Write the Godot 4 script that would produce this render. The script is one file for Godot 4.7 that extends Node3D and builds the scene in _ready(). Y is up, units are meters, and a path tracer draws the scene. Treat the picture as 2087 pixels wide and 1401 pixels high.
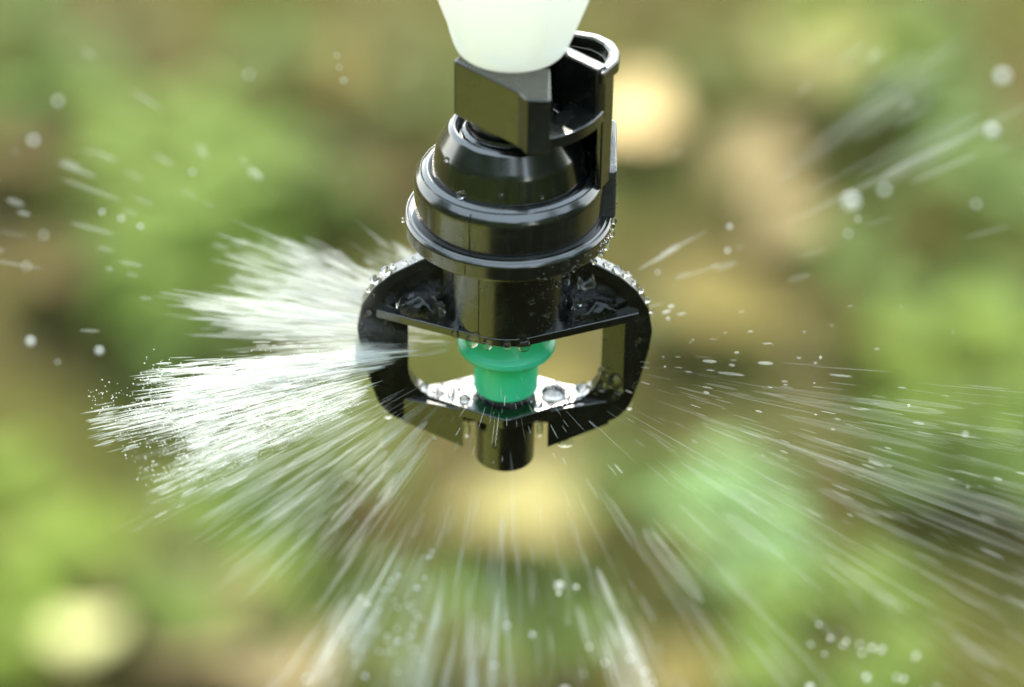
extends Node3D

const MM := 0.001
const OFF := Vector3(0, 14, 0)          # the sprinkler's own millimetres start at the foot of its peg
var rng := RandomNumberGenerator.new()
var M := {}
var head: Transform3D                   # where the sprinkler hangs
var taken := {}


func _ready() -> void:
	rng.seed = 4711
	# ---- camera
	var cam := Camera3D.new()
	cam.name = "camera"
	add_child(cam)
	var at := CameraAttributesPhysical.new()
	at.frustum_focal_length = 179.4
	at.frustum_focus_distance = 0.349
	at.frustum_near = 0.02
	at.frustum_far = 120.0
	at.exposure_aperture = 19.0
	cam.attributes = at
	cam.fov = 11.143
	cam.near = 0.02
	cam.far = 120.0
	var pitch := deg_to_rad(33.0)
	cam.position = Vector3(0, 0.75 + 0.359 * sin(pitch), 0.359 * cos(pitch))
	cam.rotation = Vector3(-pitch, 0, 0)
	cam.current = true
	# ---- sky, exposure
	var env := Environment.new()
	var sky := Sky.new()
	var sm := ProceduralSkyMaterial.new()
	sm.sky_top_color = Color(0.66, 0.725, 0.775)
	sm.sky_horizon_color = Color(0.95, 0.95, 0.9)
	sm.sky_curve = 0.18
	sm.ground_bottom_color = Color(0.2, 0.2, 0.13)
	sm.ground_horizon_color = Color(0.5, 0.5, 0.4)
	sm.sun_angle_max = 25.0
	sm.sky_energy_multiplier = 1.55
	sky.sky_material = sm
	env.background_mode = Environment.BG_SKY
	env.sky = sky
	env.tonemap_mode = Environment.TONE_MAPPER_LINEAR
	env.tonemap_exposure = 2.25
	env.sdfgi_enabled = true
	env.ssao_enabled = true
	env.ssil_enabled = true
	var we := WorldEnvironment.new()
	we.name = "world_environment"
	we.environment = env
	add_child(we)
	# ---- sun: behind the sprinkler, a little to the right
	var sun := DirectionalLight3D.new()
	sun.name = "sun"
	sun.light_energy = 1.4
	sun.light_color = Color(1.0, 0.97, 0.90)
	sun.light_angular_distance = 0.5
	sun.shadow_enabled = true
	add_child(sun)
	sun.look_at_from_position(from_sky(41.5, 6.5), Vector3.ZERO, Vector3.UP)
	materials()
	setting()
	hedge()
	weeds()
	fallen()
	sprinkler()
	connector()
	clinging_water()
	spray()


func from_sky(elevation: float, right_of_back: float) -> Vector3:
	var e := deg_to_rad(elevation)
	var a := deg_to_rad(right_of_back)
	return Vector3(cos(e) * sin(a), sin(e), -cos(e) * cos(a)) * 10.0


# ------------------------------------------------------------------ materials
func mat(c: Color, rough: float, spec := 0.5) -> StandardMaterial3D:
	var m := StandardMaterial3D.new()
	m.albedo_color = c.linear_to_srgb()
	m.roughness = rough
	m.metallic_specular = spec
	return m


func noise_tex(freq: float, a: Color, b: Color, c: Color, s := 1, size := 512) -> NoiseTexture2D:
	var n := FastNoiseLite.new()
	n.seed = s
	n.noise_type = FastNoiseLite.TYPE_SIMPLEX_SMOOTH
	n.frequency = freq
	n.fractal_octaves = 5
	var t := NoiseTexture2D.new()
	t.width = size
	t.height = size
	t.seamless = true
	t.noise = n
	var g := Gradient.new()
	g.set_color(0, a)
	g.set_color(1, c)
	g.add_point(0.5, b)
	t.color_ramp = g
	return t


func bump_tex(freq: float, strength: float, s: int) -> NoiseTexture2D:
	var n := FastNoiseLite.new()
	n.seed = s
	n.frequency = freq
	n.fractal_octaves = 4
	var t := NoiseTexture2D.new()
	t.width = 512
	t.height = 512
	t.seamless = true
	t.as_normal_map = true
	t.bump_strength = strength
	t.noise = n
	return t


func materials() -> void:
	var rough_map := noise_tex(0.012, Color(0.35, 0.35, 0.35), Color(0.6, 0.6, 0.6), Color(1, 1, 1), 5)
	var black := mat(Color(0.0045, 0.0056, 0.0048), 0.38, 0.62)
	black.clearcoat_enabled = true
	black.clearcoat = 0.8
	black.clearcoat_roughness = 0.13
	black.roughness_texture = rough_map
	black.uv1_triplanar = true
	black.uv1_scale = Vector3(60, 60, 60)
	black.normal_enabled = true
	black.normal_texture = bump_tex(0.02, 2.0, 9)
	black.normal_scale = 0.025
	M.black = black
	var beaded: StandardMaterial3D = black.duplicate()
	beaded.roughness = 0.5
	beaded.clearcoat_roughness = 0.4
	beaded.albedo_color = Color(0.03, 0.032, 0.03).linear_to_srgb()
	M.beaded = beaded
	var green := mat(Color(0.09, 0.58, 0.41), 0.25)
	green.backlight_enabled = true
	green.backlight = Color(0.12, 0.8, 0.58)
	M.green = green
	var white := mat(Color(0.89, 0.955, 1.0), 0.3)
	white.backlight_enabled = true
	white.backlight = Color(1.0, 1.0, 0.97)
	M.white = white
	var water := mat(Color(1, 1, 1), 0.0)
	water.albedo_color = Color(1, 1, 1, 0.0)
	water.refraction_enabled = true
	water.refraction_scale = 0.033
	M.water = water
	var mist := mat(Color(0.74, 0.75, 0.71), 0.6, 0.0)
	mist.transparency = BaseMaterial3D.TRANSPARENCY_ALPHA
	mist.vertex_color_use_as_albedo = true
	mist.backlight_enabled = true
	mist.backlight = Color(0.7, 0.7, 0.7)
	M.mist = mist
	var soil := mat(Color(1, 1, 1), 0.95, 0.0)
	soil.vertex_color_use_as_albedo = true
	soil.albedo_texture = noise_tex(0.02, Color(0.62, 0.6, 0.56), Color(0.86, 0.85, 0.82), Color(1, 1, 1), 21)
	soil.uv1_scale = Vector3(3, 3, 3)
	soil.normal_enabled = true
	soil.normal_texture = bump_tex(0.05, 6.0, 22)
	M.soil = soil
	var tones := {"mid": Color(0.072, 0.112, 0.020), "lime": Color(0.10, 0.142, 0.022), "bright": Color(0.125, 0.168, 0.020), "dark": Color(0.075, 0.112, 0.024), "olive": Color(0.080, 0.088, 0.024), "mint": Color(0.20, 0.31, 0.12)}
	for k in tones:
		var m := mat(tones[k], 0.65, 0.22)
		m.backlight_enabled = true
		m.backlight = tones[k] * 1.7
		M[k] = m
	var dry := {"cream": Color(0.60, 0.44, 0.21), "tan": Color(0.25, 0.19, 0.092), "straw": Color(0.255, 0.215, 0.085), "lemon": Color(0.52, 0.50, 0.21), "ochre": Color(0.15, 0.118, 0.038), "rust": Color(0.10, 0.075, 0.032)}
	for k in dry:
		M[k] = mat(dry[k], 0.7, 0.1)
	M.stem = mat(Color(0.10, 0.14, 0.03), 0.6)
	var blade := mat(Color(1, 1, 1), 0.7, 0.15)
	blade.vertex_color_use_as_albedo = true
	M.blade = blade


# ------------------------------------------------------------------ mesh helpers
class Shape:
	var v := PackedVector3Array()
	var n := PackedVector3Array()
	func tri(a: Vector3, b: Vector3, c: Vector3, na: Vector3, nb: Vector3, nc: Vector3) -> void:
		var g := (c - a).cross(b - a)
		if g.length_squared() < 1e-14:
			return
		if g.dot(na + nb + nc) < 0.0:
			v.append_array([a, c, b]); n.append_array([na, nc, nb])
		else:
			v.append_array([a, b, c]); n.append_array([na, nb, nc])
	func quad(a: Vector3, b: Vector3, c: Vector3, d: Vector3, na: Vector3, nb: Vector3, nc: Vector3, nd: Vector3) -> void:
		tri(a, b, c, na, nb, nc)
		tri(a, c, d, na, nc, nd)
	func mesh(off := Vector3.ZERO, scale := 0.001) -> ArrayMesh:
		var w := PackedVector3Array()
		w.resize(v.size())
		for i in v.size():
			w[i] = (v[i] + off) * scale
		var uv := PackedVector2Array()
		uv.resize(v.size())
		for i in v.size():
			uv[i] = Vector2(v[i].x, v[i].z)
		var a := []
		a.resize(Mesh.ARRAY_MAX)
		a[Mesh.ARRAY_VERTEX] = w
		a[Mesh.ARRAY_NORMAL] = n
		a[Mesh.ARRAY_TEX_UV] = uv
		var m := ArrayMesh.new()
		m.add_surface_from_arrays(Mesh.PRIMITIVE_TRIANGLES, a)
		return m


func fillet(p: Array, closed: bool, steps := 5) -> PackedVector2Array:
	# corners as Vector3(x, y, radius)
	var out := PackedVector2Array()
	var k := p.size()
	for i in k:
		var b := Vector2(p[i].x, p[i].y)
		if p[i].z <= 0.0 or (not closed and (i == 0 or i == k - 1)):
			out.append(b)
			continue
		var a := Vector2(p[(i + k - 1) % k].x, p[(i + k - 1) % k].y)
		var c := Vector2(p[(i + 1) % k].x, p[(i + 1) % k].y)
		var u := (a - b).normalized()
		var w := (c - b).normalized()
		var half := u.angle_to(w) * 0.5
		var t: float = min(p[i].z / max(abs(tan(half)), 0.05), 0.48 * min((a - b).length(), (c - b).length()))
		for j in steps + 1:
			var s := float(j) / steps
			out.append((b + u * t).lerp(b, s).lerp(b.lerp(b + w * t, s), s))
	return out


func edge_normals(p: PackedVector2Array, closed: bool) -> Array:
	# for every edge i -> i + 1 the normals at its two ends; corners sharper than 38 degrees stay hard
	var k := p.size()
	var en := []
	var ln := []
	var edges := k if closed else k - 1
	for i in edges:
		var d := p[(i + 1) % k] - p[i]
		ln.append(d.length())
		en.append(Vector2(d.y, -d.x).normalized())
	var out := []
	for i in edges:
		var before := i - 1 if i > 0 else (edges - 1 if closed else -1)
		var after := i + 1 if i < edges - 1 else (0 if closed else -1)
		var s: Vector2 = en[i]
		var e: Vector2 = en[i]
		if before >= 0 and en[before].dot(en[i]) > 0.79:
			s = (en[i] * ln[i] + en[before] * ln[before]).normalized()
		if after >= 0 and en[after].dot(en[i]) > 0.79:
			e = (en[i] * ln[i] + en[after] * ln[after]).normalized()
		out.append([s, e])
	return out


func lathe(corners: Array, segs := 96, steps := 5) -> Shape:
	# profile from bottom to top on the outside, (radius, height, rounding)
	var p := fillet(corners, false, steps)
	var en := edge_normals(p, false)
	var sh := Shape.new()
	for i in p.size() - 1:
		for j in segs:
			var a := TAU * j / segs
			var b := TAU * (j + 1) / segs
			var A := Vector3(cos(a), 0, sin(a))
			var B := Vector3(cos(b), 0, sin(b))
			var up := Vector3.UP
			var s: Vector2 = en[i][0]
			var e: Vector2 = en[i][1]
			sh.quad(A * p[i].x + up * p[i].y, B * p[i].x + up * p[i].y, B * p[i + 1].x + up * p[i + 1].y, A * p[i + 1].x + up * p[i + 1].y,
				A * s.x + up * s.y, B * s.x + up * s.y, B * e.x + up * e.y, A * e.x + up * e.y)
	return sh


func extrude(corners: Array, h0: float, h1: float, bevel: float, plan: bool, steps := 5) -> Shape:
	# plan: outline in x, z raised along y; else outline in x, y given depth along z
	var p := fillet(corners, true, steps)
	var area := 0.0
	for i in p.size():
		area += p[i].cross(p[(i + 1) % p.size()])
	if area < 0.0:
		p.reverse()
	var en := edge_normals(p, true)
	var k := p.size()
	var sh := Shape.new()
	var put := func(q: Vector2, h: float) -> Vector3: return Vector3(q.x, h, q.y) if plan else Vector3(q.x, q.y, h)
	var rings := []
	var nb := 3
	for i in nb + 1:
		var a := PI / 2 * (1.0 - float(i) / nb)
		rings.append([bevel * (1.0 - cos(a)), h0 + bevel - bevel * sin(a), -sin(a), cos(a)])
	for i in nb + 1:
		var a := PI / 2 * float(i) / nb
		rings.append([bevel * (1.0 - cos(a)), h1 - bevel + bevel * sin(a), sin(a), cos(a)])
	var mitre := []
	for i in k:
		var n0: Vector2 = en[(i + k - 1) % k][1]
		var n1: Vector2 = en[i][0]
		mitre.append((n0 + n1) / max(0.35, 1.0 + n0.dot(n1)))
	for r in rings.size() - 1:
		var lo: Array = rings[r]
		var hi: Array = rings[r + 1]
		for i in k:
			var j := (i + 1) % k
			var ns: Vector2 = en[i][0]
			var ne: Vector2 = en[i][1]
			sh.quad(put.call(p[i] - mitre[i] * lo[0], lo[1]), put.call(p[j] - mitre[j] * lo[0], lo[1]), put.call(p[j] - mitre[j] * hi[0], hi[1]), put.call(p[i] - mitre[i] * hi[0], hi[1]),
				put.call(ns * lo[3], lo[2]), put.call(ne * lo[3], lo[2]), put.call(ne * hi[3], hi[2]), put.call(ns * hi[3], hi[2]))
	var inner := PackedVector2Array()
	for i in k:
		inner.append(p[i] - mitre[i] * bevel)
	var t := Geometry2D.triangulate_polygon(p)
	if t.is_empty():
		print("outline not filled: ", corners)
	var up: Vector3 = put.call(Vector2.ZERO, 1.0)
	for i in range(0, t.size(), 3):
		sh.tri(put.call(inner[t[i]], h1), put.call(inner[t[i + 1]], h1), put.call(inner[t[i + 2]], h1), up, up, up)
		sh.tri(put.call(inner[t[i]], h0), put.call(inner[t[i + 1]], h0), put.call(inner[t[i + 2]], h0), -up, -up, -up)
	return sh


func ridge(path: Array, angle: float, width: float) -> Shape:
	# a raised hair line up a turned surface, path as (radius, height)
	var sh := Shape.new()
	var a := deg_to_rad(angle)
	var out := Vector3(cos(a), 0, sin(a))
	var side := Vector3(-sin(a), 0, cos(a))
	for i in path.size() - 1:
		var p: Vector3 = out * (path[i].x - 0.02) + Vector3.UP * path[i].y
		var q: Vector3 = out * (path[i + 1].x - 0.02) + Vector3.UP * path[i + 1].y
		for s in [-1.0, 1.0]:
			var n: Vector3 = (out + side * s * 0.9).normalized()
			sh.quad(p + side * s * width, q + side * s * width, q + out * 0.08, p + out * 0.08, n, n, n, n)
	return sh


func numbered(called: String) -> String:
	var k: int = taken.get(called, 0)
	taken[called] = k + 1
	return called if k == 0 else "%s_%03d" % [called, k]


func part(called: String, sh: Shape, m: Material, parent: Node3D) -> MeshInstance3D:
	var o := MeshInstance3D.new()
	o.name = called
	o.mesh = sh.mesh(OFF)
	o.material_override = m
	parent.add_child(o, true)
	return o


func tag(o: Node, label: String, category := "", group := "", kind := "") -> void:
	if label: o.set_meta("label", label)
	if category: o.set_meta("category", category)
	if group: o.set_meta("group", group)
	if kind: o.set_meta("kind", kind)


# ------------------------------------------------------------------ setting
func soil_colour(x: float, z: float, n: FastNoiseLite, n2: FastNoiseLite) -> Color:
	var brown := Color(0.122, 0.098, 0.046)
	var dark := Color(0.095, 0.080, 0.038)
	var olive := Color(0.102, 0.105, 0.034)
	var straw := Color(0.50, 0.51, 0.14)  # front-left ground, coloured bright so the plastic mirrors it as sunlit
	var a := n.get_noise_2d(x, z)
	var b := n2.get_noise_2d(x, z)
	var c := brown.lerp(dark, clamp(0.4 - 1.9 * a, 0.0, 1.0))
	c = c.lerp(olive, clamp(0.5 + 1.9 * b, 0.0, 1.0))
	# unseen front ground: sunlight painted into the left, shade into the right, for reflections
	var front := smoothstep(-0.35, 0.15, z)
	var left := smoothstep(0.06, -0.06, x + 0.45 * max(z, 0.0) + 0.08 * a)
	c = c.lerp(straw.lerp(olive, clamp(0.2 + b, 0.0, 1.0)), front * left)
	c = c.lerp(Color(0.018, 0.016, 0.009), front * (1.0 - left) * 0.95)  # shade painted near black, mirrored by the dark half of the plastic
	return c


func setting() -> void:
	var n := FastNoiseLite.new()
	n.seed = 31
	n.frequency = 7.0
	n.fractal_octaves = 3
	var n2 := FastNoiseLite.new()
	n2.seed = 77
	n2.frequency = 5.0
	n2.fractal_octaves = 3
	var st := SurfaceTool.new()
	st.begin(Mesh.PRIMITIVE_TRIANGLES)
	var side := PackedFloat32Array()
	var k := 200
	for i in k + 1:
		var u := float(i) / k * 2.0 - 1.0
		side.append(1.9 * u + 48.0 * pow(abs(u), 9.0) * sign(u))
	for j in k + 1:
		for i in k + 1:
			var x := side[i]
			var z := side[j] - 0.6
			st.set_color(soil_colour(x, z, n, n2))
			st.set_uv(Vector2(x, z))
			st.add_vertex(Vector3(x, 0.012 * n.get_noise_2d(x * 1.7, z * 1.7) - 0.004, z))
	for j in k:
		for i in k:
			var q := j * (k + 1) + i
			st.add_index(q); st.add_index(q + 1); st.add_index(q + k + 2)
			st.add_index(q); st.add_index(q + k + 2); st.add_index(q + k + 1)
	st.generate_normals()
	st.generate_tangents()
	var o := MeshInstance3D.new()
	o.name = "ground"
	o.mesh = st.commit()
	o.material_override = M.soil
	add_child(o)
	tag(o, "brown garden soil with mossy green patches, sunlit and shaded tone painted into the unseen front, far out of focus", "", "", "structure")
	grass()


func grass() -> void:
	# short blades scattered over the bed
	var st := SurfaceTool.new()
	st.begin(Mesh.PRIMITIVE_TRIANGLES)
	var pts := [[0.0, 0.0022], [0.35, 0.002], [0.7, 0.0013], [1.0, 0.0]]
	for i in 3:
		var y0: float = pts[i][0]
		var y1: float = pts[i + 1][0]
		var a := Vector3(-pts[i][1], y0 * 0.055, y0 * y0 * 0.028)
		var b := Vector3(pts[i][1], y0 * 0.055, y0 * y0 * 0.028)
		var c := Vector3(pts[i + 1][1], y1 * 0.055, y1 * y1 * 0.028)
		var d := Vector3(-pts[i + 1][1], y1 * 0.055, y1 * y1 * 0.028)
		for q in ([a, b, c, a, c, d] if i < 2 else [a, b, c]):
			st.add_vertex(q)
	st.generate_normals()
	var n := FastNoiseLite.new()
	n.seed = 12
	n.frequency = 6.0
	var spots := []
	while spots.size() < 2400:
		var p := Vector2(rng.randf_range(-0.8, 0.8), rng.randf_range(-2.2, -0.4))
		if n.get_noise_2d(p.x, p.y) + rng.randf_range(-0.25, 0.1) > 0.02:
			spots.append(p)
	while spots.size() < 11000:
		var p := Vector2(rng.randf_range(-2.2, 0.15), rng.randf_range(-0.3, 2.0))
		if p.x < -0.45 * max(p.y, 0.0) + 0.02:
			spots.append(p)
	var mm := MultiMesh.new()
	mm.transform_format = MultiMesh.TRANSFORM_3D
	mm.use_colors = true
	mm.mesh = st.commit()
	mm.instance_count = spots.size()
	for i in spots.size():
		var b := Basis(Vector3.UP, rng.randf() * TAU).scaled(Vector3.ONE * rng.randf_range(0.45, 1.0))
		mm.set_instance_transform(i, Transform3D(b, Vector3(spots[i].x, -0.006, spots[i].y)))
		var c := Color(0.075, 0.14, 0.022).lerp(Color(0.2, 0.22, 0.05), rng.randf())
		if i >= 2400:
			c = c.lerp(Color(0.40, 0.42, 0.1), 0.75)  # front-left blades paled too, sunlight put into their colour
		elif rng.randf() < 0.18:
			c = Color(0.38, 0.32, 0.13)
		mm.set_instance_color(i, c)
	var g := MultiMeshInstance3D.new()
	g.name = "grass"
	g.multimesh = mm
	g.material_override = M.blade
	add_child(g)
	tag(g, "short green and straw coloured grass blades growing through the soil", "grass", "", "stuff")


func hedge() -> void:
	# the leafy edge of the garden behind the viewer, seen only as a mirror image in the wet plastic
	var leaf := leaf_mesh(500, 0.6, 0.4)
	var n := FastNoiseLite.new()
	n.seed = 8
	n.frequency = 0.9
	var mm := MultiMesh.new()
	mm.transform_format = MultiMesh.TRANSFORM_3D
	mm.use_colors = true
	mm.mesh = leaf
	mm.instance_count = 30000
	for i in mm.instance_count:
		var a := deg_to_rad(rng.randf_range(-8.0, 58.0) if rng.randf() < 0.36 else rng.randf_range(68.0, 188.0))
		var top := 2.7 + 1.1 * n.get_noise_2d(a * 3.0, 0.0)
		var r := 3.0 + rng.randf_range(-0.35, 0.35)
		var y := rng.randf_range(0.0, 1.0) * top
		var b := Basis.from_euler(Vector3(rng.randf_range(-1.2, 0.6), rng.randf() * TAU, rng.randf_range(-0.6, 0.6))).scaled(Vector3.ONE * rng.randf_range(0.09, 0.2))
		mm.set_instance_transform(i, Transform3D(b, Vector3(cos(a) * r, y, sin(a) * r)))
		mm.set_instance_color(i, Color(0.10, 0.17, 0.045).lerp(Color(0.2, 0.25, 0.07), rng.randf()))
	var g := MultiMeshInstance3D.new()
	g.name = "hedge"
	g.multimesh = mm
	g.material_override = M.blade
	add_child(g)
	tag(g, "dark green hedge mirrored in the wet black plastic", "hedge", "", "stuff")


func leaf_mesh(seed_no: int, width: float, curl: float) -> ArrayMesh:
	# a leaf one unit long from its stalk along +z, folded on the midrib, with a slightly wavy rim
	var r := RandomNumberGenerator.new()
	r.seed = seed_no
	var st := SurfaceTool.new()
	st.begin(Mesh.PRIMITIVE_TRIANGLES)
	var rows := 10
	var wob := r.randf() * TAU
	for j in rows + 1:
		var t := float(j) / rows
		var w := width * 0.5 * pow(sin(PI * pow(t, 0.8)), 0.75) * (1.0 + 0.08 * sin(t * 22.0 + wob)) if j < rows else 0.002
		var y := curl * (4.0 * t * (1.0 - t)) * 0.25 - curl * t * t * 0.35
		for i in 5:
			var s := float(i) / 2.0 - 1.0
			st.set_uv(Vector2(s * 0.5 + 0.5, t))
			st.add_vertex(Vector3(s * w, y + abs(s) * w * 0.28 + 0.02 * sin(t * 17.0 + s * 4.0 + wob) * abs(s), t))
	for j in rows:
		for i in 4:
			var q := j * 5 + i
			st.add_index(q); st.add_index(q + 5); st.add_index(q + 6)
			st.add_index(q); st.add_index(q + 6); st.add_index(q + 1)
	st.generate_normals()
	return st.commit()


func weeds() -> void:
	var meshes := []
	for i in 4:
		meshes.append(leaf_mesh(100 + i, 0.55 + 0.08 * i, 0.5 + 0.2 * i))
	var stalk := CylinderMesh.new()
	stalk.top_radius = 0.0012
	stalk.bottom_radius = 0.0018
	stalk.height = 1.0
	stalk.radial_segments = 6
	stalk.rings = 1
	var spots := [
		[-0.177, -1.293, 64, "lime", "at the top of the green column"], [-0.163, -1.233, 68, "lime", "in the middle of the column left of the dome"],
		[-0.157, -1.167, 55, "lime", "at the foot of the green column"], [-0.157, -1.11, 45, "mid", "just above the white spray fan at left"],
		[-0.180, -1.200, 42, "mid", "left of the middle of the green column"], [-0.140, -1.300, 46, "lime", "right beside the top of the green column"],
		[-0.252, -1.373, 55, "mid", "near the upper left corner"], [-0.27, -1.436, 50, "dark", "at the top edge in the left corner"], [-0.22, -1.424, 45, "olive", "at the top edge, second from the left"],
		[-0.113, -1.283, 40, "olive", "between the green column and the collar"], [-0.13, -1.401, 40, "dark", "at the top edge beside the dark soil left of centre"], [-0.094, -1.253, 34, "mid", "close beside the left rim of the collar"],
		[-0.048, -1.346, 45, "olive", "just left of the angular clip"], [-0.063, -1.418, 40, "olive", "at the top edge just left of the white connector"],
		[-0.216, -0.962, 54, "bright", "at the left edge near the bottom corner, largest there"], [-0.222, -0.885, 40, "bright", "in the bottom left corner beside the pale lemon leaf"], [-0.13, -0.926, 50, "lime", "under the lower edge of the white spray fan"],
		[0.187, -1.401, 50, "bright", "right of the clip near the top edge, yellowest one"], [0.214, -1.351, 60, "dark", "upper right behind the pale streaks"], [0.23, -1.43, 50, "mid", "at the top edge towards the right corner"],
		[0.25, -1.253, 60, "dark", "at the right edge below the pale streaks"], [0.15, -1.418, 40, "olive", "at the top edge between connector and yellow green weed"], [0.107, -1.368, 40, "olive", "right of the latch above the tan leaf"],
		[0.171, -1.184, 45, "mid", "right of the flange beside the lower tan leaf"], [0.22, -1.076, 70, "bright", "at the right edge, largest there"], [0.225, -1.019, 70, "mid", "at the right edge just under the largest bright weed"],
		[0.185, -1.027, 38, "mid", "right of the frame behind the fine streaks"], [0.217, -1.136, 50, "mid", "at the right edge level with the frame's top"],
		[0.052, -1.0, 36, "mid", "below the right arm of the frame"], [0.104, -0.958, 40, "mint", "pale round one at the lower right of the peg"], [0.134, -0.877, 55, "lime", "at the bottom right behind the front streaks"],
		[-0.047, -0.901, 50, "mid", "at the bottom left of the straw coloured leaf"], [0.022, -0.894, 44, "mid", "at the bottom below the straw coloured leaf"], [-0.077, -1.031, 42, "mid", "left of the frame's lower corner behind the spray"],
		[-0.107, -0.996, 50, "mid", "behind the lower half of the white spray fan"], [0.066, -1.136, 32, "olive", "just right of the frame's right arm"], [0.123, -1.008, 32, "olive", "between the pale mint weed and the right edge"], [-0.029, -0.864, 45, "olive", "at the bottom edge left of centre"],
	]
	var word := {"mid": "mid green", "lime": "lime green", "bright": "bright yellow green", "dark": "dark green", "olive": "olive green", "mint": "pale mint green"}
	for s in spots:
		var o := Node3D.new()
		o.name = numbered("weed")
		add_child(o)
		o.position = Vector3(s[0], -0.004, s[1])
		o.rotation.y = rng.randf() * TAU
		tag(o, "blurred %s broad-leaved weed %s" % [word[s[3]], s[4]], "weed", "broad-leaved weeds growing on the soil")
		var R: float = s[2] * 0.001
		var count: int = 8 if s[3] in ["bright", "lime", "mint"] else 6
		for i in count:
			var a := TAU * i / count + rng.randf_range(-0.3, 0.3)
			var rise := rng.randf_range(0.022, 0.046)
			var out := R * rng.randf_range(0.05, 0.4)
			var root_at := Vector3(sin(a) * out, rise, cos(a) * out)
			var l := MeshInstance3D.new()
			l.name = "leaf"
			l.mesh = meshes[rng.randi() % 4]
			l.material_override = M[s[3]]
			var len_ := R * (rng.randf_range(0.65, 0.95) if s[3] in ["bright", "lime", "mint"] else rng.randf_range(0.5, 0.8))
			l.transform = Transform3D(Basis(Vector3.UP, a) * Basis(Vector3.RIGHT, rng.randf_range(-0.35, 0.25)) * Basis.from_scale(Vector3.ONE * len_), root_at)
			o.add_child(l, true)
			var st := MeshInstance3D.new()
			st.name = "stalk"
			st.mesh = stalk
			st.material_override = M.stem
			var y := root_at.normalized()
			var x := y.cross(Vector3(0.3, 0.1, 1)).normalized()
			st.transform = Transform3D(Basis(x, y * root_at.length(), x.cross(y)), root_at * 0.5)
			o.add_child(st, true)


func fallen() -> void:
	var meshes := []
	for i in 3:
		meshes.append(leaf_mesh(300 + i, 0.8 + 0.1 * i, 0.25 + 0.1 * i))
	var spots := [
		[0.061, -1.354, 50, "cream", "bright cream fallen leaf glowing just right of the latch"], [0.129, -1.309, 44, "tan", "tan fallen leaf right of the dome, upper of two"], [0.141, -1.247, 40, "tan", "tan fallen leaf right of the collar, lower of two"],
		[0.162, -1.381, 48, "straw", "straw yellow fallen leaf at the upper right"], [0.008, -0.994, 62, "straw", "straw yellow fallen leaf below the peg"], [-0.182, -0.878, 27, "lemon", "pale lemon fallen leaf at the bottom left corner"],
		[-0.132, -0.905, 60, "tan", "large tan fallen leaf at the bottom beside the lemon one"], [-0.101, -0.885, 50, "tan", "tan fallen leaf at the bottom edge left of the front streaks"], [-0.167, -0.939, 45, "tan", "tan fallen leaf above the pale lemon leaf"],
		[0.072, -0.872, 45, "ochre", "ochre fallen leaf at the bottom edge right of centre"], [-0.09, -1.406, 50, "ochre", "dull ochre fallen leaf at the top left of the clip"], [0.011, -1.083, 45, "ochre", "dull ochre fallen leaf behind the frame opening"],
		[0.101, -1.161, 60, "ochre", "dull ochre fallen leaf right of the frame"], [-0.07, -1.289, 45, "rust", "rust brown fallen leaf left of the collar"], [-0.221, -1.206, 60, "rust", "rust brown fallen leaf at the left edge beside the spray"], [-0.256, -1.32, 50, "rust", "rust brown fallen leaf at the left edge above the streaks"],
	]
	for s in spots:
		var l := MeshInstance3D.new()
		l.name = numbered("fallen_leaf")
		l.mesh = meshes[rng.randi() % 3]
		l.material_override = M[s[3]]
		var k: float = s[2] * 0.00125
		var a := rng.randf() * TAU
		var b := Basis(Vector3.UP, a)
		l.transform = Transform3D(b * Basis(Vector3.RIGHT, rng.randf_range(-0.12, 0.05)) * Basis.from_scale(Vector3(k, k, k)), Vector3(s[0], 0.034 if s[3] == "lemon" or s[0] > 0.155 else 0.012, s[1]) - b.z * k * 0.5)
		add_child(l)
		tag(l, s[4], "leaf", "fallen leaves on the soil")


# ------------------------------------------------------------------ sprinkler
func V(x: float, y: float, r := 0.0) -> Vector3:
	return Vector3(x, y, r)


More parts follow.
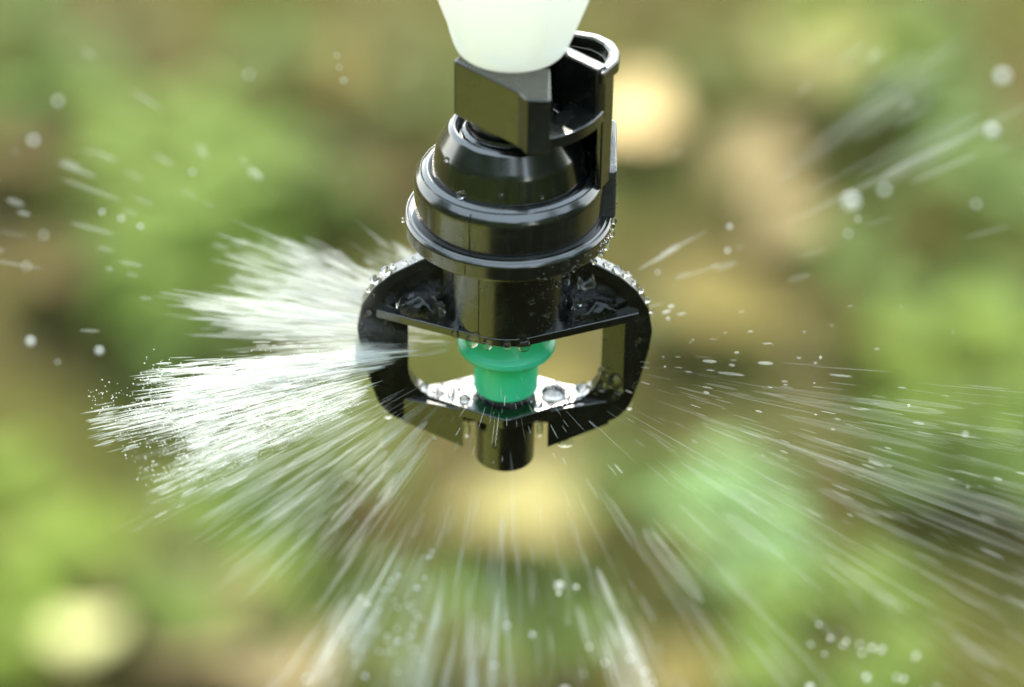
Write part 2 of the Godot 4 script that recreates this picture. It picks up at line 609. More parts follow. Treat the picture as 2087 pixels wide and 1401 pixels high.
func sprinkler() -> void:
	var root := Node3D.new()
	root.name = "sprinkler"
	add_child(root)
	root.position = Vector3(-0.00075, 0.75 - 0.014, 0)
	root.rotation_degrees = Vector3(0, 0, -0.8)
	head = root.transform
	tag(root, "wet black plastic micro sprinkler with a green nozzle hanging in its frame", "sprinkler")
	part("body", lathe([V(0, 3.85), V(6.55, 3.85, 0.25), V(6.55, 13.8)]), M.black, root)
	part("flange", lathe([V(6.3, 13.45), V(9.7, 13.45, 0.3), V(10.42, 13.9, 0.5), V(10.45, 15.45, 0.35), V(10.15, 15.85, 0.2), V(9.92, 15.6, 0.1), V(9.75, 15.8, 0.1), V(9.3, 15.75)]), M.black, root)
	part("collar", lathe([V(9.35, 15.5), V(9.5, 19.75, 1.2), V(8.8, 20.55, 0.25), V(8.73, 20.42), V(8.66, 20.58, 0.04), V(8.15, 20.95, 0.7), V(7.55, 20.5)]), M.black, root)
	part("dome", lathe([V(7.75, 20.5), V(7.6, 21.4, 0.6), V(7.2, 23.5, 2.5), V(6.05, 25.45, 0.7), V(5.65, 25.75, 0.15), V(5.35, 25.6, 0.15), V(5.1, 24.2, 0.2), V(4.3, 24.0)]), M.black, root)
	part("neck", lathe([V(4.75, 23.5), V(4.75, 25.2, 0.2), V(4.35, 25.4, 0.1), V(4.2, 25.8, 0.1), V(4.2, 29.0)]), M.black, root)
	# the thin moulding seam down the left front of collar and flange
	part("mould_seam", ridge([V(10.47, 14.1), V(10.47, 15.4)], 114.0, 0.05), M.black, root)
	part("mould_seam", ridge([V(9.45, 15.7), V(9.52, 19.2), V(9.42, 19.8), V(9.1, 20.34)], 114.0, 0.05), M.black, root)
	part("mould_seam", ridge([V(6.57, 4.2), V(6.57, 13.4)], 116.0, 0.045), M.black, root)
	# clip: thick front block, floor ring, back wall
	part("clip_block", extrude([V(-5.6, 2.2, 0.5), V(0.75, 8.55, 0.3), V(1.45, 9.85, 0.25), V(3.75, 10.0, 0.2), V(3.75, 3.6, 0.2), V(2.2, 3.6), V(-3.2, -1.2, 0.5)], 27.9, 33.9, 0.22, true), M.black, root)
	var floor_pts := []
	for i in 10:
		var a := deg_to_rad(72.0 - 52.0 * i / 9.0)
		floor_pts.append(V(9.6 * cos(a), 9.6 * sin(a)))
	for i in 8:
		var a := deg_to_rad(14.0 + 52.0 * i / 7.0)
		floor_pts.append(V(5.9 * cos(a), 5.9 * sin(a)))
	part("clip_floor", extrude(floor_pts, 27.85, 29.1, 0.15, true), M.black, root)
	part("clip_wall", extrude([V(8.3, 3.95, 0.3), V(9.3, 2.9, 0.3), V(3.6, -2.9, 0.3), V(2.4, -1.9, 0.3)], 27.9, 33.9, 0.25, true), M.black, root)
	part("clip_core", lathe([V(3.4, 27.0), V(3.4, 34.6), V(0, 34.6)]), M.black, root)
	var lip := [V(3.0, -5.0), V(6.2, -5.0, 2.5), V(8.6, -4.2, 2.5), V(10.1, -2.6, 2.5), V(10.6, -0.6, 2.5), V(10.4, 1.3, 1.0), V(8.85, 4.0, 0.2), V(8.15, 3.6, 0.2), V(9.3, 0.9, 0.8), V(9.4, -0.6, 1.6), V(9.0, -2.0, 1.6), V(7.9, -3.2, 1.6), V(6.0, -3.8, 1.5), V(3.0, -3.8)]
	part("latch_rim", extrude(lip, 32.2, 33.6, 0.3, true), M.black, root)
	part("latch", extrude([V(3.0, -4.8), V(6.1, -4.7, 2.4), V(8.4, -3.9, 2.4), V(9.7, -2.4, 2.4), V(10.05, -0.6, 2.4), V(9.9, 1.1, 0.8), V(8.95, 3.0, 0.2), V(8.35, 2.8, 0.2), V(9.1, 0.8, 0.8), V(9.15, -0.6, 1.6), V(8.8, -1.9, 1.6), V(7.8, -3.0, 1.6), V(6.0, -3.7, 1.5), V(3.0, -3.9)], 20.0, 32.4, 0.15, true), M.black, root)
	var lug := extrude([V(8.4, -5.2, 0.3), V(10.65, -5.2, 0.6), V(10.65, 0.8, 0.5), V(8.4, 0.8)], 14.2, 20.3, 0.2, true)
	for i in lug.v.size():
		if lug.v[i].y > 18.0:
			lug.v[i].y += 0.5 + (0.8 - lug.v[i].z) * 0.45
			if lug.n[i].y > 0.95:
				lug.n[i] = Vector3(0, 0.92, 0.39)
	part("lug", lug, M.beaded, root)
	# upper bridge
	var deck := [V(-13.2, 1.4, 0.15), V(-13.2, -1.4, 0.15)]
	for i in 7:
		var a := deg_to_rad(246.3 + 47.4 * i / 6.0)
		deck.append(V(6.62 * cos(a), 6.62 * sin(a)))
	deck.append_array([V(13.3, -1.4, 0.15), V(13.3, 1.4, 0.15)])
	for i in 7:
		var a := deg_to_rad(66.3 + 47.4 * i / 6.0)
		deck.append(V(6.62 * cos(a), 6.62 * sin(a)))
	part("bridge", extrude(deck, 3.83, 4.75, 0.12, true), M.black, root)
	# arms: outline seen from the front
	var arm := [V(-6.2, 11.7), V(-8.9, 10.35, 1.0), V(-11.6, 8.8, 2.0), V(-13.4, 7.15, 2.0), V(-14.7, 5.0, 2.0), V(-15.2, 2.3, 2.5), V(-14.95, 0.2, 2.5), V(-14.1, -3.6, 3.0), V(-13.15, -6.9, 3.0), V(-11.8, -8.5, 3.0), V(-8.0, -10.1),
		V(-8.0, -5.75), V(-8.6, -5.3), V(-9.2, -4.75), V(-9.65, -4.0), V(-9.9, -3.2), V(-10.0, -2.3), V(-10.0, 4.2, 0.1), V(-12.7, 5.3, 0.6), V(-11.2, 7.5, 0.6), V(-8.7, 9.0, 0.6), V(-6.2, 10.2)]
	part("arm", extrude(arm, -0.95, 0.95, 0.16, false, 4), M.black, root)
	var arm2 := []
	for q in arm:
		arm2.append(V(-q.x * 0.972, q.y, q.z))
	part("arm", extrude(arm2, -0.95, 0.95, 0.16, false, 4), M.black, root)
	part("arm_pad", extrude([V(9.74, 0.3), V(9.74, 1.0, 0.05), V(12.2, 1.65, 0.6), V(13.1, 0.94), V(13.0, 0.3)], -4.6, 3.7, 0.06, true), M.black, root)
	for s in [-1.0, 1.0]:
		part("web", extrude([V(s * 6.0, 4.0), V(s * 12.6, 4.6), V(s * 12.6, 6.0), V(s * 11.0, 8.0), V(s * 8.6, 9.5), V(s * 6.0, 10.8)], -0.4, 0.35, 0.05, false), M.black, root)
		var foot := extrude([V(s * 10.6, -0.9), V(s * 10.6, 0.9), V(s * 4.35, 2.85), V(s * 4.35, -2.85)], -10.95, -6.3, 0.12, true)
		for i in foot.v.size():
			if foot.v[i].y < -9.0:
				foot.v[i].y += (abs(foot.v[i].x) - 4.35) * 0.28
		part("foot_block", foot, M.black, root)
	# deflector plate, its seat and the peg under it
	part("deflector_plate", extrude([V(-8.3, 0.75), V(-8.3, -0.75), V(0, -5.0, 1.6), V(8.3, -0.75), V(8.3, 0.75), V(0, 5.2, 1.6)], -7.2, -6.0, 0.16, true), M.black, root)
	part("rib", extrude([V(-4.6, -1.2), V(4.6, -1.2), V(4.6, 1.2), V(-4.6, 1.2)], -8.9, -7.1, 0.1, true), M.black, root)
	part("deflector_seat", lathe([V(2.6, -8.4), V(2.6, -6.05), V(2.7, -5.5, 0.3), V(0, -5.3)], 48), M.black, root)
	part("peg", lathe([V(0, -14.0), V(3.04, -14.0, 0.35), V(3.06, -7.9, 0.15), V(2.6, -7.7), V(2.5, -7.0)], 64), M.black, root)
	# nozzle
	var nz := part("nozzle", lathe([V(0, -5.15), V(3.28, -5.15, 0.25), V(3.3, -0.62, 0.15), V(4.7, -0.55, 0.25), V(5.0, -0.1, 0.3), V(4.95, 0.4, 0.25), V(4.5, 0.8, 0.4), V(3.7, 2.2, 0.5), V(3.5, 3.84)], 72), M.green, root)
	tag(nz, "glossy green plastic nozzle")


func connector() -> void:
	# white hose connector: a flared funnel with flats, running up out of the picture into its riser
	var sh := Shape.new()
	var prof := [[33.88, 3.2], [33.9, 4.2], [33.98, 4.75], [34.14, 5.1], [34.4, 5.35], [34.8, 5.55], [35.2, 5.72], [35.6, 5.88], [36.0, 6.03], [36.5, 6.21], [37.5, 6.58], [38.5, 6.94], [40.0, 7.48], [43.0, 8.6], [46.0, 9.3], [50.0, 9.6], [70.0, 9.6]]
	var segs := 120
	var ring := func(k: int) -> Array:
		var out := []
		var y: float = prof[k][0]
		var R: float = prof[k][1]
		for j in segs:
			var a := TAU * j / segs
			var r := R
			for f in 6:
				var d := wrapf(a - (deg_to_rad(98.0) + TAU * f / 6.0), -PI, PI)
				if abs(d) < 1.2:
					var flat: float = R * lerpf(1.0, 0.915, smoothstep(34.7, 36.4, y)) / cos(d)
					r = min(r, flat) if y < 48.0 else r
			out.append(Vector3(cos(a) * r, y, sin(a) * r))
		return out
	var rings := []
	for k in prof.size():
		rings.append(ring.call(k))
	var nor := func(k: int, j: int) -> Vector3:
		var up: Vector3 = rings[min(k + 1, prof.size() - 1)][j] - rings[max(k - 1, 0)][j]
		var across: Vector3 = rings[k][(j + 1) % segs] - rings[k][(j + segs - 1) % segs]
		return up.cross(across).normalized()
	for k in prof.size() - 1:
		for j in segs:
			var q := (j + 1) % segs
			sh.quad(rings[k][j], rings[k][q], rings[k + 1][q], rings[k + 1][j], nor.call(k, j), nor.call(k, q), nor.call(k + 1, q), nor.call(k + 1, j))
	for j in segs:
		sh.tri(rings[0][j], rings[0][(j + 1) % segs], Vector3(0, 33.88, 0), Vector3.DOWN, Vector3.DOWN, Vector3.DOWN)
		sh.tri(rings[-1][j], rings[-1][(j + 1) % segs], Vector3(0, 70, 0), Vector3.UP, Vector3.UP, Vector3.UP)
	var root := Node3D.new()
	root.name = "hose_connector"
	add_child(root)
	root.transform = head
	tag(root, "white plastic hose connector tapering down onto the black clip", "hose connector")
	part("funnel", sh, M.white, root)
	part("riser", lathe([V(5.0, 69.0), V(5.0, 330.0, 0.3), V(0, 330.0)], 48), M.white, root)


# ------------------------------------------------------------------ water
func to_world(p: Vector3) -> Vector3:
	return head * ((p + OFF) * MM)


var bead: SphereMesh


func drop(p: Vector3, normal: Vector3, size: Vector3, label: String, group := "") -> void:
	# size: half width, half height along the surface, half thickness away from it, in millimetres
	var o := MeshInstance3D.new()
	o.name = numbered("water_drop")
	o.mesh = bead
	o.material_override = M.water
	var nn := (head.basis * normal).normalized()
	var side := Vector3.UP.cross(nn)
	side = side.normalized() if side.length() > 0.1 else Vector3.RIGHT
	var up := nn.cross(side).normalized()
	o.transform = Transform3D(Basis(side * size.x * MM, up * size.y * MM, nn * size.z * MM), to_world(p + normal * size.z * 0.45))
	add_child(o)
	tag(o, label, "water drop", group if group else "water drops clinging to the sprinkler")


func on_tube(r: float, x: float, y: float) -> Array:
	var z := sqrt(max(0.0, r * r - x * x))
	return [Vector3(x, y, z), Vector3(x, 0, z).normalized()]


func clinging_water() -> void:
	bead = SphereMesh.new()
	bead.radius = 1.0
	bead.height = 2.0
	bead.radial_segments = 28
	bead.rings = 14
	# along the lower rim of the body
	var rim := [[-4.9, 4.3, 0.5, 0.62, "leftmost of the row along the lower rim of the body"], [-3.35, 4.05, 0.56, 0.6, "largest of the row left of the middle of the body's lower rim"], [-1.95, 4.0, 0.46, 0.45, "third from the left along the lower rim of the body"],
		[0.0, 4.05, 0.33, 0.42, "small one in the middle of the body's lower rim"], [1.6, 4.2, 0.6, 0.62, "rightmost and roundest along the lower rim of the body"]]
	for d in rim:
		var s := on_tube(6.6, d[0], d[1])
		drop(s[0], s[1], Vector3(d[2], d[3], d[2] * 0.9) * 1.2, "clear water drop, %s" % d[4])
	# beads on the right of the body
	var row_word := ["top", "second", "third"]
	var col_word := ["first", "second", "third", "fourth"]
	for i in 12:
		var row := i / 4
		var s := on_tube(6.56, 2.6 + (i % 4) * 1.05 + rng.randf_range(-0.35, 0.35), 11.6 - row * 2.1 + rng.randf_range(-0.7, 0.7))
		var k := rng.randf_range(0.18, 0.31)
		drop(s[0], s[1], Vector3(k, k * rng.randf_range(0.9, 1.3), k * 0.6), "small water bead, %s from the left in the %s row on the body's right side" % [col_word[i % 4], row_word[row]], "water beads on the right side of the body tube")
	drop(Vector3(7.9, 8.1, 0.75), Vector3(0, 0, 1), Vector3(0.95, 0.85, 0.9), "large sparkling water drop in the right corner above the bridge")
	# on the face of the right arm
	for d in [[11.05, -3.55, 0.66, "largest water drop on the face of the right arm"], [9.95, -4.45, 0.5, "second water drop on the right arm, left of the largest"], [9.75, -2.35, 0.36, "water drop at the inner edge of the right arm, uppermost"],
			[10.15, -3.05, 0.24, "tiny water drop between the inner edge and the largest drop on the right arm"], [11.6, -4.6, 0.36, "water drop under the largest one on the right arm"], [11.3, -5.4, 0.44, "dim water drop near the lower bend of the right arm"],
			[9.3, -5.05, 0.34, "water drop at the inner bend of the right arm"], [12.9, 4.2, 0.36, "water drop on the upper bend of the right arm's face"], [13.4, 1.2, 0.26, "tiny water drop at the outer side of the right arm's face"], [10.5, -1.9, 0.2, "tiny water drop high on the inner face of the right arm"]]:
		drop(Vector3(d[0], d[1], 0.95 + (clamp(d[0] - 9.6, 0.0, 3.0) * 0.27 if d[0] < 12.6 and d[1] > -4.7 else 0.0)), Vector3(0, 0, 1), Vector3(d[2], d[2], d[2] * 0.7) * 1.12, d[3])
	# on the face of the left arm
	for d in [[-14.1, 4.1, 0.34, "water drop on the upper bend of the left arm's face"], [-14.4, 2.2, 0.22, "tiny water drop at the outer edge of the left arm's face"], [-12.4, 3.0, 0.2, "tiny water drop in the middle of the left arm's face"], [-13.6, 6.2, 0.24, "tiny water drop below the curve of the left arm's top"]]:
		drop(Vector3(d[0], d[1], 0.95 + (clamp(d[0] - 9.6, 0.0, 3.0) * 0.27 if d[0] < 12.6 and d[1] > -4.7 else 0.0)), Vector3(0, 0, 1), Vector3(d[2], d[2], d[2] * 0.7) * 1.12, d[3])
	# along the tops of the arms
	for d in [[-13.3, 7.35, -0.1, 0.55, "largest clear drop on the curved top of the left arm"], [-12.2, 8.45, 0.0, 0.58, "bright drop above the largest on the top of the left arm"], [-11.6, 8.9, -0.3, 0.32, "small drop on the top of the left arm towards the flange"],
			[-10.3, 9.65, 0.2, 0.26, "small drop near the flange on the top of the left arm"], [-14.0, 6.4, 0.4, 0.26, "small drop on the outer bend of the left arm's top"], [9.8, 9.55, 0.1, 0.38, "drop nearest the flange on the top of the right arm"],
			[10.9, 8.95, 0.1, 0.5, "largest drop on the sloping top of the right arm"], [12.0, 8.3, -0.3, 0.3, "small drop after the largest on the top of the right arm"], [12.7, 7.5, 0.0, 0.26, "small drop midway along the top of the right arm"],
			[13.4, 6.6, 0.1, 0.36, "drop on the upper outer bend of the right arm"], [14.1, 5.4, 0.0, 0.34, "drop on the outer bend of the right arm"], [14.5, 4.2, 0.2, 0.26, "lowest small drop on the outer bend of the right arm"]]:
		var nn := Vector3(sign(d[0]) * 0.6, 0.8, 0.1).normalized()
		drop(Vector3(d[0], d[1], d[2]), nn, Vector3(d[3], d[3], d[3] * 0.75), "clear water bead: %s" % d[4])
	# hanging along the underside
	for d in [[-14.25, -2.9, 0.0, 0.26, 0.42, "yellow-green drop at the outer side of the left arm, upper one"], [-13.8, -4.4, 0.0, 0.3, 0.5, "yellow-green drop at the outer side of the left arm, lower one"], [-12.1, -8.6, 0.4, 0.5, 0.42, "yellow-green drop hanging from the lower left bend of the frame"],
			[-7.3, -10.6, 1.4, 0.42, 0.3, "small drop hanging under the left foot block"], [-3.95, -9.7, 1.2, 0.36, 0.95, "white shining drop in the gap left of the peg"], [3.55, -9.5, 1.2, 0.34, 1.0, "stretched green drop in the gap right of the peg"],
			[6.2, -10.95, 1.8, 0.85, 0.42, "wide green lens-like drop hanging under the right foot block"], [12.75, -7.0, 0.1, 0.4, 0.8, "green drop hanging on the lower right bend of the frame"], [13.3, -4.6, 0.0, 0.2, 0.3, "tiny drop on the outer side of the right arm"]]:
		drop(Vector3(d[0], d[1] + 0.1, d[2]), Vector3(0, 0, 1), Vector3(d[3], d[4], 0.45), d[5])
	# on the deflector plate
	for d in [[4.9, 0.4, 1.25, 0.8, "biggest glittering drop on the right of the deflector plate"], [3.4, 2.3, 0.42, 0.4, "small glittering drop in front on the right of the deflector plate"], [6.3, 0.9, 0.4, 0.35, "small drop at the right end of the deflector plate"], [4.6, 2.0, 0.36, 0.3, "tiny drop on the front edge at the right of the deflector plate"],
			[7.9, 0.5, 0.85, 0.7, "dark rounded drop in the right inner corner of the frame"], [-4.2, 1.6, 0.62, 0.5, "largest drop on the left of the deflector plate"], [-5.6, 0.9, 0.4, 0.32, "middle drop on the left of the deflector plate"], [-6.7, 0.5, 0.38, 0.28, "outermost drop on the left of the deflector plate"],
			[-4.8, -0.4, 0.25, 0.2, "tiny drop behind the others on the left of the deflector plate"], [-8.4, 0.5, 0.5, 0.6, "bright drop in the left inner corner of the frame"]]:
		drop(Vector3(d[0], -6.0 if abs(d[0]) < 7.0 else -5.5, d[1]), Vector3.UP, Vector3(d[2], d[2] * 0.8, d[3]), "water drop: %s" % d[4])
	# round the flange and collar
	for d in [[52.0, 10.4, 14.2, 0.32, "dark bead low on the right of the flange"], [30.0, 10.45, 13.9, 0.4, "sparkling white drop under the right of the flange"], [22.0, 10.45, 14.1, 0.36, "second sparkling drop under the right edge of the flange"], [14.0, 10.5, 14.8, 0.34, "dark drop on the right edge of the flange"],
			[6.0, 10.5, 15.4, 0.34, "uppermost dark drop on the right edge of the flange"], [0.0, 10.5, 16.8, 0.3, "dark drop on the right edge beside the lug"], [176.0, 10.5, 15.0, 0.24, "tiny drop on the left edge of the flange"], [36.0, 10.4, 13.7, 0.3, "small drop under the flange by the right arm"]]:
		var a := deg_to_rad(d[0])
		var nn := Vector3(cos(a), 0, sin(a))
		drop(Vector3(0, d[2], 0) + nn * d[1], nn, Vector3(d[3], d[3] * 1.1, d[3] * 0.7), d[4])
	for d in [[127.0, 7.75, 21.2, 0.42, "dark drop in the groove at the foot of the dome"], [96.0, 7.5, 21.9, 0.3, "bright drop at the foot of the dome's front"], [66.0, 7.6, 21.5, 0.24, "tiny drop at the right foot of the dome"], [150.0, 7.1, 23.6, 0.3, "drop on the left of the dome"]]:
		var a := deg_to_rad(d[0])
		var nn := Vector3(cos(a), 0.3, sin(a)).normalized()
		drop(Vector3(cos(a) * d[1], d[2], sin(a) * d[1]), nn, Vector3(d[3], d[3], d[3] * 0.7), d[4])
	var pg := on_tube(3.05, -0.95, -10.6)
	drop(pg[0], pg[1], Vector3(0.34, 0.36, 0.25), "small drop on the front of the peg")
	for d in [[-10.7, 4.35, 1.35, 0.27, "small drop under the left end of the bridge"], [-7.9, 4.25, 2.9, 0.26, "tiny drop on the front edge of the bridge at left"], [8.6, 4.3, 2.7, 0.2, "tiny drop on the front edge of the bridge at right"], [10.6, 4.35, 1.9, 0.24, "small drop near the right end of the bridge's front edge"]]:
		drop(Vector3(d[0], d[1], d[2]), Vector3(sign(d[0]) * 0.35, 0, 0.93), Vector3(d[3], d[3] * 1.2, d[3] * 0.8), d[4])
	# two pools held in the corners of the bridge
	for s in [-1.0, 1.0]:
		var sp := SphereMesh.new()
		sp.radius = 1.0
		sp.height = 2.0
		sp.radial_segments = 48
		sp.rings = 24
		var arr := sp.get_mesh_arrays()
		var vv: PackedVector3Array = arr[Mesh.ARRAY_VERTEX]
		for i in vv.size():
			var q := vv[i]
			q *= 1.0 + 0.10 * sin(q.x * 5.0 + 1.0) * sin(q.z * 6.0) + 0.06 * sin(q.x * 11.0 + q.z * 7.0) * q.y
			vv[i] = q
		arr[Mesh.ARRAY_VERTEX] = vv
		var am := ArrayMesh.new()
		am.add_surface_from_arrays(Mesh.PRIMITIVE_TRIANGLES, arr)
		var st := SurfaceTool.new()
		st.create_from(am, 0)
		st.generate_normals()
		var o := MeshInstance3D.new()
		o.name = numbered("water_pool")
		o.mesh = st.commit()
		o.material_override = M.water
		o.transform = Transform3D(head.basis * Basis(Vector3.UP, s * 0.35) * Basis.from_scale(Vector3(2.5, 1.5 if s < 0 else 1.1, 1.5) * MM), to_world(Vector3(s * 8.7, 5.3, 1.7)))
		add_child(o)
		tag(o, "pool of clear water held in the %s corner between bridge, web and body" % ("left" if s < 0 else "right"), "water pool")


var streak: ArrayMesh


func spray_object(called: String, label: String, jets: Array) -> void:
	# jets: [angle from, angle to, reach from, reach to, count, radius mm, length mm, opacity]; angles from the right, growing towards the front
	var xf: Array[Transform3D] = []
	var cols: Array[Color] = []
	for j in jets:
		var grooves: int = max(2, int((j[1] - j[0]) / 2.2))
		for i in int(j[4]):
			var g: float = (floor(rng.randf() * grooves) + 0.5) / grooves
			var a := deg_to_rad(lerpf(j[0], j[1], g) + rng.randfn() * 0.75)
			var r := lerpf(j[2], j[3], pow(rng.randf(), j[8] if j.size() > 8 else 0.75)) * (1.0 - 0.2 * absf(sin(g * 97.0)))
			var l: float = j[6] * (rng.randf_range(0.8, 1.2) if j[6] < 0.5 else clamp(exp(rng.randfn() * 0.6) * 0.7, 0.15, 2.4)) * 0.5
			var w: float = j[5] * exp(rng.randfn() * 0.45)
			var e := deg_to_rad(rng.randfn() * 1.6 + 0.5)
			var d := Vector3(cos(a) * cos(e), sin(e), sin(a) * cos(e))
			var dj := (d + Vector3(rng.randfn(), rng.randfn(), rng.randfn()) * 0.012).normalized()
			var x := dj.cross(Vector3.UP).normalized()
			xf.append(Transform3D(Basis(x * w * MM, x.cross(dj) * w * MM, dj * l * MM), to_world(d * r + Vector3(0, 0.2 * rng.randfn(), 0))))
			var o: float = clamp(j[7] * rng.randf_range(0.35, 1.4), 0.02, 1.0)
			cols.append(Color(1, 1, 1, o))
	var mm := MultiMesh.new()
	mm.transform_format = MultiMesh.TRANSFORM_3D
	mm.use_colors = true
	mm.mesh = streak
	mm.instance_count = xf.size()
	for i in xf.size():
		mm.set_instance_transform(i, xf[i])
		mm.set_instance_color(i, cols[i])
	var o := MultiMeshInstance3D.new()
	o.name = called
	o.multimesh = mm
	o.material_override = M.mist
	add_child(o)
	tag(o, label, "water spray", "", "stuff")


func spray() -> void:
	var sh := Shape.new()
	var rings := [[-1.0, 0.0], [-0.75, 0.62], [-0.3, 0.95], [0.2, 1.0], [0.7, 0.7], [1.0, 0.0]]
	for i in rings.size() - 1:
		for j in 6:
			var a := TAU * j / 6
			var b := TAU * (j + 1) / 6
			var A := Vector3(cos(a), sin(a), 0)
			var B := Vector3(cos(b), sin(b), 0)
			var z0 := Vector3(0, 0, rings[i][0])
			var z1 := Vector3(0, 0, rings[i + 1][0])
			sh.quad(A * rings[i][1] + z0, B * rings[i][1] + z0, B * rings[i + 1][1] + z1, A * rings[i + 1][1] + z1, A, B, B, A)
	streak = sh.mesh(Vector3.ZERO, 1.0)
	spray_object("white_spray", "dense white fan of water spray bursting to the left of the frame", [
		[158, 169, 17, 42, 1050, 0.044, 4.5, 0.38, 1.0], [160, 168, 20, 32, 90, 0.2, 7.0, 0.18, 1.0], [168, 184, 15, 28, 380, 0.045, 4.0, 0.16, 1.3], [168, 184, 15, 26, 40, 0.3, 6.0, 0.05, 1.2], [183, 197, 17, 35, 520, 0.045, 5.0, 0.15, 1.0], [184, 196, 17, 31, 100, 0.25, 7.0, 0.09],
		[140, 159, 21, 45, 1800, 0.036, 2.6, 0.32, 0.9], [141, 158, 24, 40, 120, 0.22, 6.0, 0.05], [197, 220, 14, 36, 420, 0.07, 4.5, 0.09, 1.0], [196, 222, 13, 30, 160, 0.35, 6.0, 0.06, 1.0], [218, 242, 11, 24, 160, 0.08, 3.5, 0.07], [202, 240, 11, 22, 90, 0.35, 5.0, 0.06],
		[165, 205, 7, 13, 90, 0.03, 3.0, 0.2], [140, 170, 22, 45, 2000, 0.042, 0.13, 0.95]])
	spray_object("front_spray", "paler streaks of water spray falling towards the viewer below the frame", [
		[112, 140, 18, 48, 300, 0.06, 7.0, 0.045], [112, 140, 20, 44, 70, 0.3, 9.0, 0.035], [62, 112, 32, 75, 220, 0.08, 8.0, 0.036], [62, 112, 36, 75, 60, 0.26, 14.0, 0.028],
		[103, 108, 48, 64, 44, 0.17, 11.0, 0.06], [96, 100, 52, 72, 36, 0.17, 11.0, 0.05], [90, 94.5, 48, 78, 50, 0.18, 12.0, 0.055], [76, 81, 54, 78, 36, 0.16, 11.0, 0.05],
		[98, 107, 44, 66, 60, 0.14, 0.26, 0.9], [76, 94, 52, 76, 24, 0.18, 0.34, 0.9], [56, 66, 66, 80, 26, 0.18, 0.34, 0.9], [60, 112, 6, 26, 60, 0.025, 2.5, 0.2]])
	spray_object("right_spray", "fine broken streaks of water spray shooting to the right of the frame", [
		[10, 60, 18, 85, 420, 0.045, 5.0, 0.045], [14, 60, 34, 85, 60, 0.25, 16.0, 0.03], [20, 46, 42, 85, 44, 0.04, 4.0, 0.16], [10, 40, 17, 60, 40, 0.06, 1.6, 0.14], [2, 26, 17, 50, 22, 0.09, 1.3, 0.2], [-12, 20, 16, 50, 24, 0.035, 0.8, 0.3]])
	spray_object("rear_spray", "sparse soft streaks of water spray flying off behind the sprinkler", [
		[300, 345, 30, 95, 18, 0.2, 4.5, 0.05], [185, 232, 40, 85, 44, 0.16, 3.5, 0.09], [240, 300, 20, 60, 10, 0.1, 2.0, 0.08],
		[309.5, 311, 66, 88, 12, 0.5, 26.0, 0.016], [319.5, 321, 60, 74, 12, 0.35, 18.0, 0.026], [314, 316, 26.5, 32, 4, 0.1, 4.0, 0.14], [322, 324, 27, 34, 4, 0.1, 4.5, 0.13], [336, 341, 16, 22, 6, 0.1, 1.2, 0.3]])
	flying_drops()
	fine_beads()


func flying_drops() -> void:
	# single drops hanging in the air behind and beside the sprinkler: x, y, z and radius in millimetres
	var list := [
		[42.3, 721.2, -76.8, 0.74, "brightest white disc-like drop, right of the collar"],
		[45.2, 728.3, -67.6, 0.38, "paler drop just right of the brightest white one"],
		[58.3, 734.3, -71.5, 0.57, "bluish white drop near the right edge on a pale streak"],
		[62.0, 731.4, -90.6, 0.65, "bright drop in the upper right corner"],
		[54.2, 735.2, -52.6, 0.24, "dim brownish drop near the right edge"],
		[-53.5, 732.6, -27.2, 0.37, "small brilliant drop at the left edge above the spray"],
		[-45.3, 734.3, -22.7, 0.31, "small brilliant drop left of the white spray fan"],
		[-49.3, 735.8, -18.2, 0.13, "dim drop between the two brilliant ones at the left"],
		[-56.6, 738.8, -61.3, 0.36, "lumpy pale drop at the upper left edge"],
		[-31.1, 745.4, -65.5, 0.23, "dim round drop at the upper left of the clip"],
		[-54.4, 740.1, -68.5, 0.32, "pale blurred drop near the left edge at the top"],
		[-35.5, 748.4, -37.4, 0.18, "small pale drop over the green column"],
		[-44.5, 749.4, -27.1, 0.19, "first drop of the slanting chain at the left"],
		[-42.9, 746.5, -30.6, 0.20, "second drop of the slanting chain at the left"],
		[-40.3, 748.1, -26.2, 0.19, "last drop of the slanting chain at the left"],
		[-54.0, 734.9, -46.2, 0.19, "faint round drop under the chain at the left"],
		[-55.3, 734.5, -40.0, 0.20, "faint drop at the left edge above the streaks"],
		[-18.5, 759.2, -38.8, 0.16, "lowest of three faint drops left of the white connector"],
		[-18.7, 762.6, -35.6, 0.13, "middle of three faint drops left of the white connector"],
		[-19.0, 763.7, -36.3, 0.11, "topmost of three faint drops left of the white connector"],
		[23.6, 748.1, -26.2, 0.19, "white drop at the tip of the upper short streak right of the flange"],
		[23.4, 745.9, -24.8, 0.19, "white drop at the tip of the lower short streak right of the flange"],
		[38.3, 737.6, -42.0, 0.20, "pale drop below the brightest white one"],
		[38.0, 746.4, -30.6, 0.16, "elongated pale drop under the brightest white one"],
		[15.6, 746.3, -19.7, 0.14, "small drop in the air right of the flange's lower edge"],
		[48.6, 731.7, -10.2, 0.19, "white sparkling drop among the fine streaks at the right edge"],
	]
	var m: StandardMaterial3D = M.mist.duplicate()
	m.transparency = BaseMaterial3D.TRANSPARENCY_DISABLED
	m.vertex_color_use_as_albedo = false
	for d in list:
		var o := MeshInstance3D.new()
		o.name = numbered("flying_drop")
		o.mesh = bead
		o.material_override = m
		var k: float = d[3] * MM
		o.transform = Transform3D(Basis.from_euler(Vector3(rng.randf(), rng.randf(), rng.randf())).scaled_local(Vector3(k, k * 0.85, k * 1.1)), Vector3(d[0], d[1], d[2]) * MM)
		add_child(o)
		tag(o, d[4], "water drop", "water drops flying through the air")


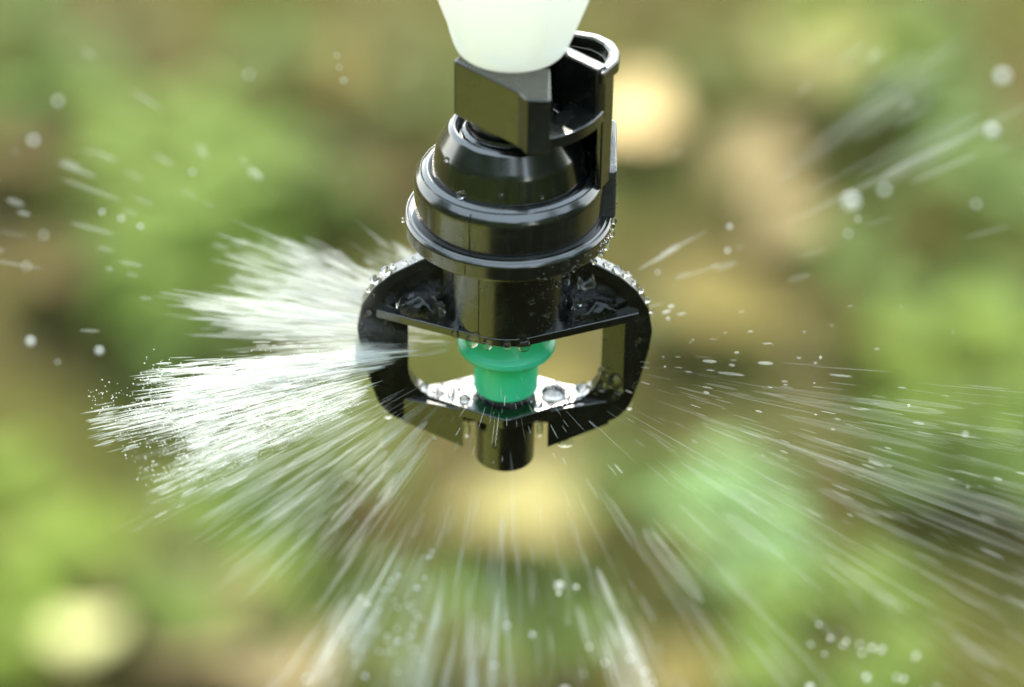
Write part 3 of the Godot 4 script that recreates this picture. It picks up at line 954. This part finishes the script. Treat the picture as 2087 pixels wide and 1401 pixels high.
func fine_beads() -> void:
	# beads too fine to count: on the right arm, the lug, the flange's right edge and the tops of both arms
	var xf: Array[Transform3D] = []
	var add := func(p: Vector3, nn: Vector3, k: float) -> void:
		xf.append(Transform3D(head.basis.scaled_local(Vector3(k, k, k) * MM), to_world(p + nn * k * 0.3)))
	for i in 60:
		add.call(Vector3(rng.randf_range(9.9, 13.6), rng.randf_range(-5.5, 4.5), 0.95), Vector3(0, 0, 1), rng.randf_range(0.05, 0.14))
	for i in 50:
		var z := rng.randf_range(-3.5, 0.6)
		add.call(Vector3(rng.randf_range(9.5, 10.6), 20.8 + (0.8 - z) * 0.45, z), Vector3.UP, rng.randf_range(0.05, 0.12))
	for i in 45:
		var a := deg_to_rad(rng.randf_range(-5.0, 75.0))
		add.call(Vector3(10.46 * cos(a), rng.randf_range(13.9, 15.5), 10.46 * sin(a)), Vector3(cos(a), 0, sin(a)), rng.randf_range(0.04, 0.13))
	for i in 34:
		var t := rng.randf()
		var s := -1.0 if rng.randf() < 0.5 else 1.0
		add.call(Vector3(s * lerpf(9.0, 13.0, t), lerpf(10.35, 7.5, t), rng.randf_range(-0.8, 0.8)), Vector3(s * 0.5, 0.85, 0), rng.randf_range(0.05, 0.15))
	for i in 80:
		var a := deg_to_rad(rng.randf_range(25.0, 75.0))
		add.call(Vector3(6.55 * cos(a), rng.randf_range(4.5, 13.0), 6.55 * sin(a)), Vector3(cos(a), 0, sin(a)), rng.randf_range(0.04, 0.11))
	for i in 80:
		var s := -1.0 if rng.randf() < 0.5 else 1.0
		var x := rng.randf_range(2.6, 7.5)
		add.call(Vector3(s * x, -6.0, rng.randf_range(-0.9, 0.9) * (5.0 - 0.52 * x)), Vector3.UP, rng.randf_range(0.05, 0.2))
	for i in 50:
		var a := deg_to_rad(rng.randf_range(10.0, 170.0))
		var y := rng.randf_range(21.5, 24.5)
		var rr := 7.6 - (y - 21.0) * 0.36
		add.call(Vector3(rr * cos(a), y, rr * sin(a)), Vector3(cos(a), 0.4, sin(a)), rng.randf_range(0.03, 0.08))
	var mm := MultiMesh.new()
	mm.transform_format = MultiMesh.TRANSFORM_3D
	mm.mesh = bead
	mm.instance_count = xf.size()
	for i in xf.size():
		mm.set_instance_transform(i, xf[i])
	var o := MultiMeshInstance3D.new()
	o.name = "fine_water_beads"
	o.multimesh = mm
	o.material_override = M.water
	add_child(o)
	tag(o, "fine beads of water sprinkled over the black plastic, densest on the right", "water beads", "", "stuff")
